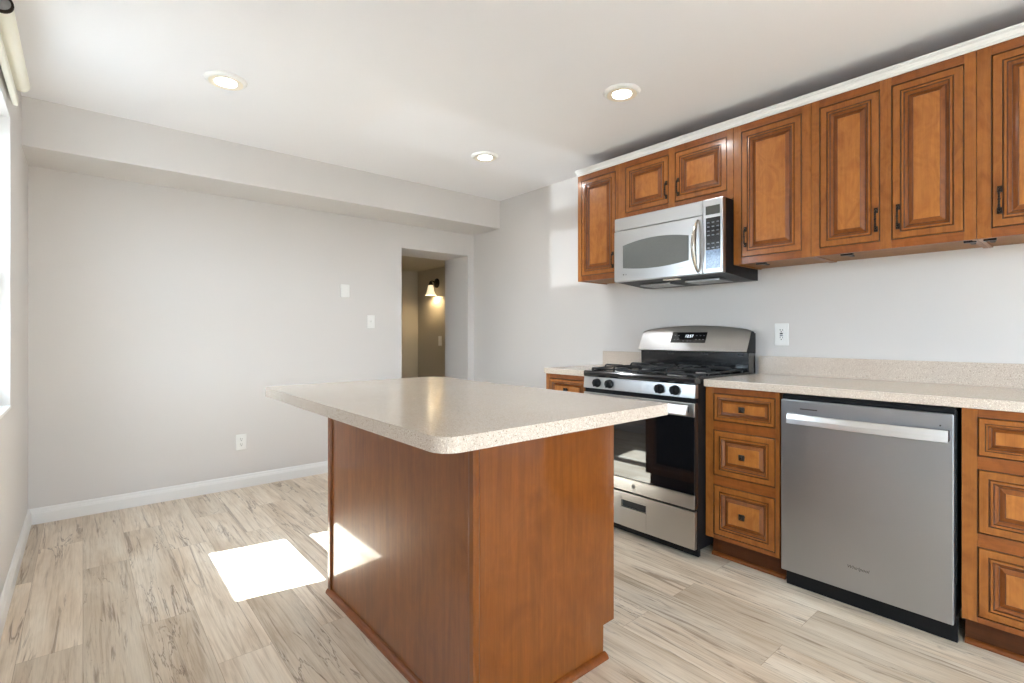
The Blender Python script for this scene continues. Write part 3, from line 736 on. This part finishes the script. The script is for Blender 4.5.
# ------------------------------------------------------------------ ceiling lights
for i, (x, y, lab) in enumerate([(.547, 2.859, 'round recessed ceiling light nearest the window wall, upper left'), (2.163, 1.649, 'round recessed ceiling light closest to the wall cabinets'), (2.192, 2.874, 'round recessed ceiling light farthest from the camera, near the soffit')]):
    t = thing('recessed_light', lab, 'ceiling light', (x, y, ZC), 'recessed ceiling lights')
    k = B(); k.lathe([(.077, -.015), (.081, -.016), (.091, -.009), (.096, -.002), (.096, .0)], (x, y, ZC), (0, 0, 1), 'white', 40); k.build('trim_ring', t)
    k = B(); k.lathe([(.0775, -.0152), (.0525, -.0148), (.0495, -.0140), (.047, -.0015)], (x, y, ZC), (0, 0, 1), 'baffle', 40); k.build('reflector', t)
    k = B(); k.lathe([(.0475, -.0010), (.030, -.0016), (0, -.0020)], (x, y, ZC), (0, 0, 1), 'lens', 32); k.build('lens', t)

# ------------------------------------------------------------------ roller blind over the left window
t = thing('roller_blind', 'rolled-up cream roller blind above the left window', 'blind', (XL, 2.8, 2.2))
bx_, bz_ = XL+.042, 2.250
k = B(); k.lathe([(.027, 0), (.0285, .002), (.0285, .728), (.027, .73)], (bx_, 2.40, bz_), (0, 1, 0), 'fabric', 28); roll = k.build('roll', t)
k = B(); k.lathe([(.031, 0), (.031, -.010), (.024, -.012), (.024, -.006)], (bx_, 2.40, bz_), (0, 1, 0), 'bronze', 28); k.lathe([(.024, -.007), (.004, -.008), (.003, -.012), (0, -.012)], (bx_, 2.40, bz_), (0, 1, 0), 'grey', 24); k.build('end_cap', roll)
k = B(); k.box(XL+.016, XL+.020, 2.42, 3.10, 2.19, 2.26, 'fabric'); k.prism(rrect(XL+.010, XL+.030, 2.165, 2.205, (.006,)*4, 4), 'y', 2.41, 3.16, 'fabric', .003); k.build('hem_bar', t)
for yy in (2.394, 3.132):
    k = B(); k.box(XL, bx_-.010, yy, yy+.004, bz_-.022, bz_+.022, 'nickel', .0015); k.build('bracket', t)

# ------------------------------------------------------------------ wall plates
def outlet_far(x, z, label):
    t = thing('wall_outlet', label, 'outlet', (x, YF, z))
    k = B(); k.prism(rrect(x-.036, x+.036, z-.058, z+.058, (.004,)*4, 3), 'y', YF-.006, YF, 'white', .003); k.build('cover_plate', t)
    for s in (-1, 1):
        zz = z+s*.0195; k = B(); k.prism(rrect(x-.0165, x+.0165, zz-.014, zz+.014, (.010,)*4, 5), 'y', YF-.0085, YF-.005, 'white', .001)
        for dx, hh in ((-.006, .009), (.006, .007)): k.box(x+dx-.0013, x+dx+.0013, YF-.0090, YF-.008, zz+.001, zz+.001+hh, 'darkslot')
        k.lathe([(.003, 0), (.003, .0006), (0, .0006)], (x, YF-.0085, zz-.007), (0, -1, 0), 'darkslot', 10); k.build('receptacle', t)
    return t
outlet_far(.899, .340, 'white duplex outlet low on the far wall above the baseboard')
t = thing('light_switch', 'white light switch plate on the far wall near the hall opening', 'switch', (1.925, YF, 1.254))
k = B(); k.prism(rrect(1.889, 1.961, 1.196, 1.312, (.004,)*4, 3), 'y', YF-.006, YF, 'white', .003); k.build('cover_plate', t)
k = B(); k.box(1.920, 1.930, YF-.007, YF-.004, 1.242, 1.266, 'white', .001); k.box(1.921, 1.929, YF-.016, YF-.006, 1.254, 1.264, 'white', .002); k.build('toggle', t)
t = thing('thermostat', 'small plain white wall unit above and left of the light switch', 'thermostat', (1.69, YF, 1.51))
k = B(); k.prism(rrect(1.652, 1.728, 1.456, 1.566, (.008,)*4, 4), 'y', YF-.016, YF, 'white', .004); k.build('housing', t)
k = B(); k.box(1.664, 1.716, YF-.0175, YF-.015, 1.470, 1.478, 'white', .001); k.build('vent_strip', t)
t = thing('wall_outlet', 'white outlet above the backsplash, just right of the range', 'outlet', (XW, 1.195, 1.141))
k = B(); k.prism(rrect(1.157, 1.233, 1.078, 1.204, (.004,)*4, 3), 'x', XW-.006, XW, 'white', .003); k.build('cover_plate', t)
k = B(); k.prism(rrect(1.178, 1.212, 1.107, 1.175, (.003,)*4, 3), 'x', XW-.009, XW-.005, 'white', .001)
for s in (-1, 1):
    zz = 1.141+s*.0215
    for dy, hh in ((-.006, .008), (.006, .010)): k.box(XW-.0096, XW-.008, 1.195+dy-.0015, 1.195+dy+.0015, zz, zz+hh, 'darkslot')
    k.lathe([(.0032, 0), (.0032, .0006), (0, .0006)], (XW-.009, 1.195, zz-.006), (-1, 0, 0), 'darkslot', 10)
k.box(XW-.0105, XW-.008, 1.187, 1.203, 1.142, 1.150, 'darkslot', .001); k.box(XW-.0105, XW-.008, 1.187, 1.203, 1.131, 1.139, 'grey', .001)
k.build('receptacle', t)

# ------------------------------------------------------------------ hall sconce and switch
t = thing('wall_sconce', 'lit bronze wall sconce with a frosted bell shade in the hall', 'wall light', (HX, 5.376, 1.78))
k = B(); k.lathe([(.060, 0), (.058, .010), (.045, .018), (.020, .024), (0, .025)], (HX, 5.376, 1.78), (-1, 0, 0), 'bronze', 28); k.build('backplate', t)
k = B(); k.tube([(HX-.02, 5.376, 1.78), (HX-.05, 5.376, 1.798), (HX-.075, 5.376, 1.802), (HX-.088, 5.376, 1.788), (HX-.09, 5.376, 1.765)], .008, 'bronze'); k.build('arm', t)
k = B(); k.lathe([(.010, .055), (.016, .045), (.026, .02), (.030, 0), (.027, -.004)], (HX-.09, 5.376, 1.745), (0, 0, 1), 'bronze', 22); k.build('socket', t)
k = B(); k.lathe([(.030, 0), (.036, -.03), (.042, -.07), (.055, -.105), (.070, -.125), (.067, -.125), (.052, -.104), (.039, -.07), (.033, -.03), (.027, -.002)], (HX-.09, 5.376, 1.748), (0, 0, 1), 'shade', 30); sh = k.build('shade', t)
ld = bpy.data.lights.new('sconce_bulb', 'POINT'); ld.energy = 2.4; ld.color = (1, .78, .48); ld.shadow_soft_size = .03
lo = bpy.data.objects.new('sconce_bulb', ld); C.objects.link(lo); lo.location = (HX-.09, 5.376, 1.655)
t = thing('light_switch', 'switch plate on the hall wall below the sconce', 'switch', (HX, 5.30, 1.065))
k = B(); k.prism(rrect(5.265, 5.337, 1.005, 1.122, (.004,)*4, 3), 'x', HX-.006, HX, 'white', .003); k.build('cover_plate', t)
k = B(); k.box(HX-.014, HX-.005, 5.297, 5.305, 1.06, 1.072, 'white', .002); k.build('toggle', t)

for o in bpy.data.objects:
    if '_o' in o: del o['_o']
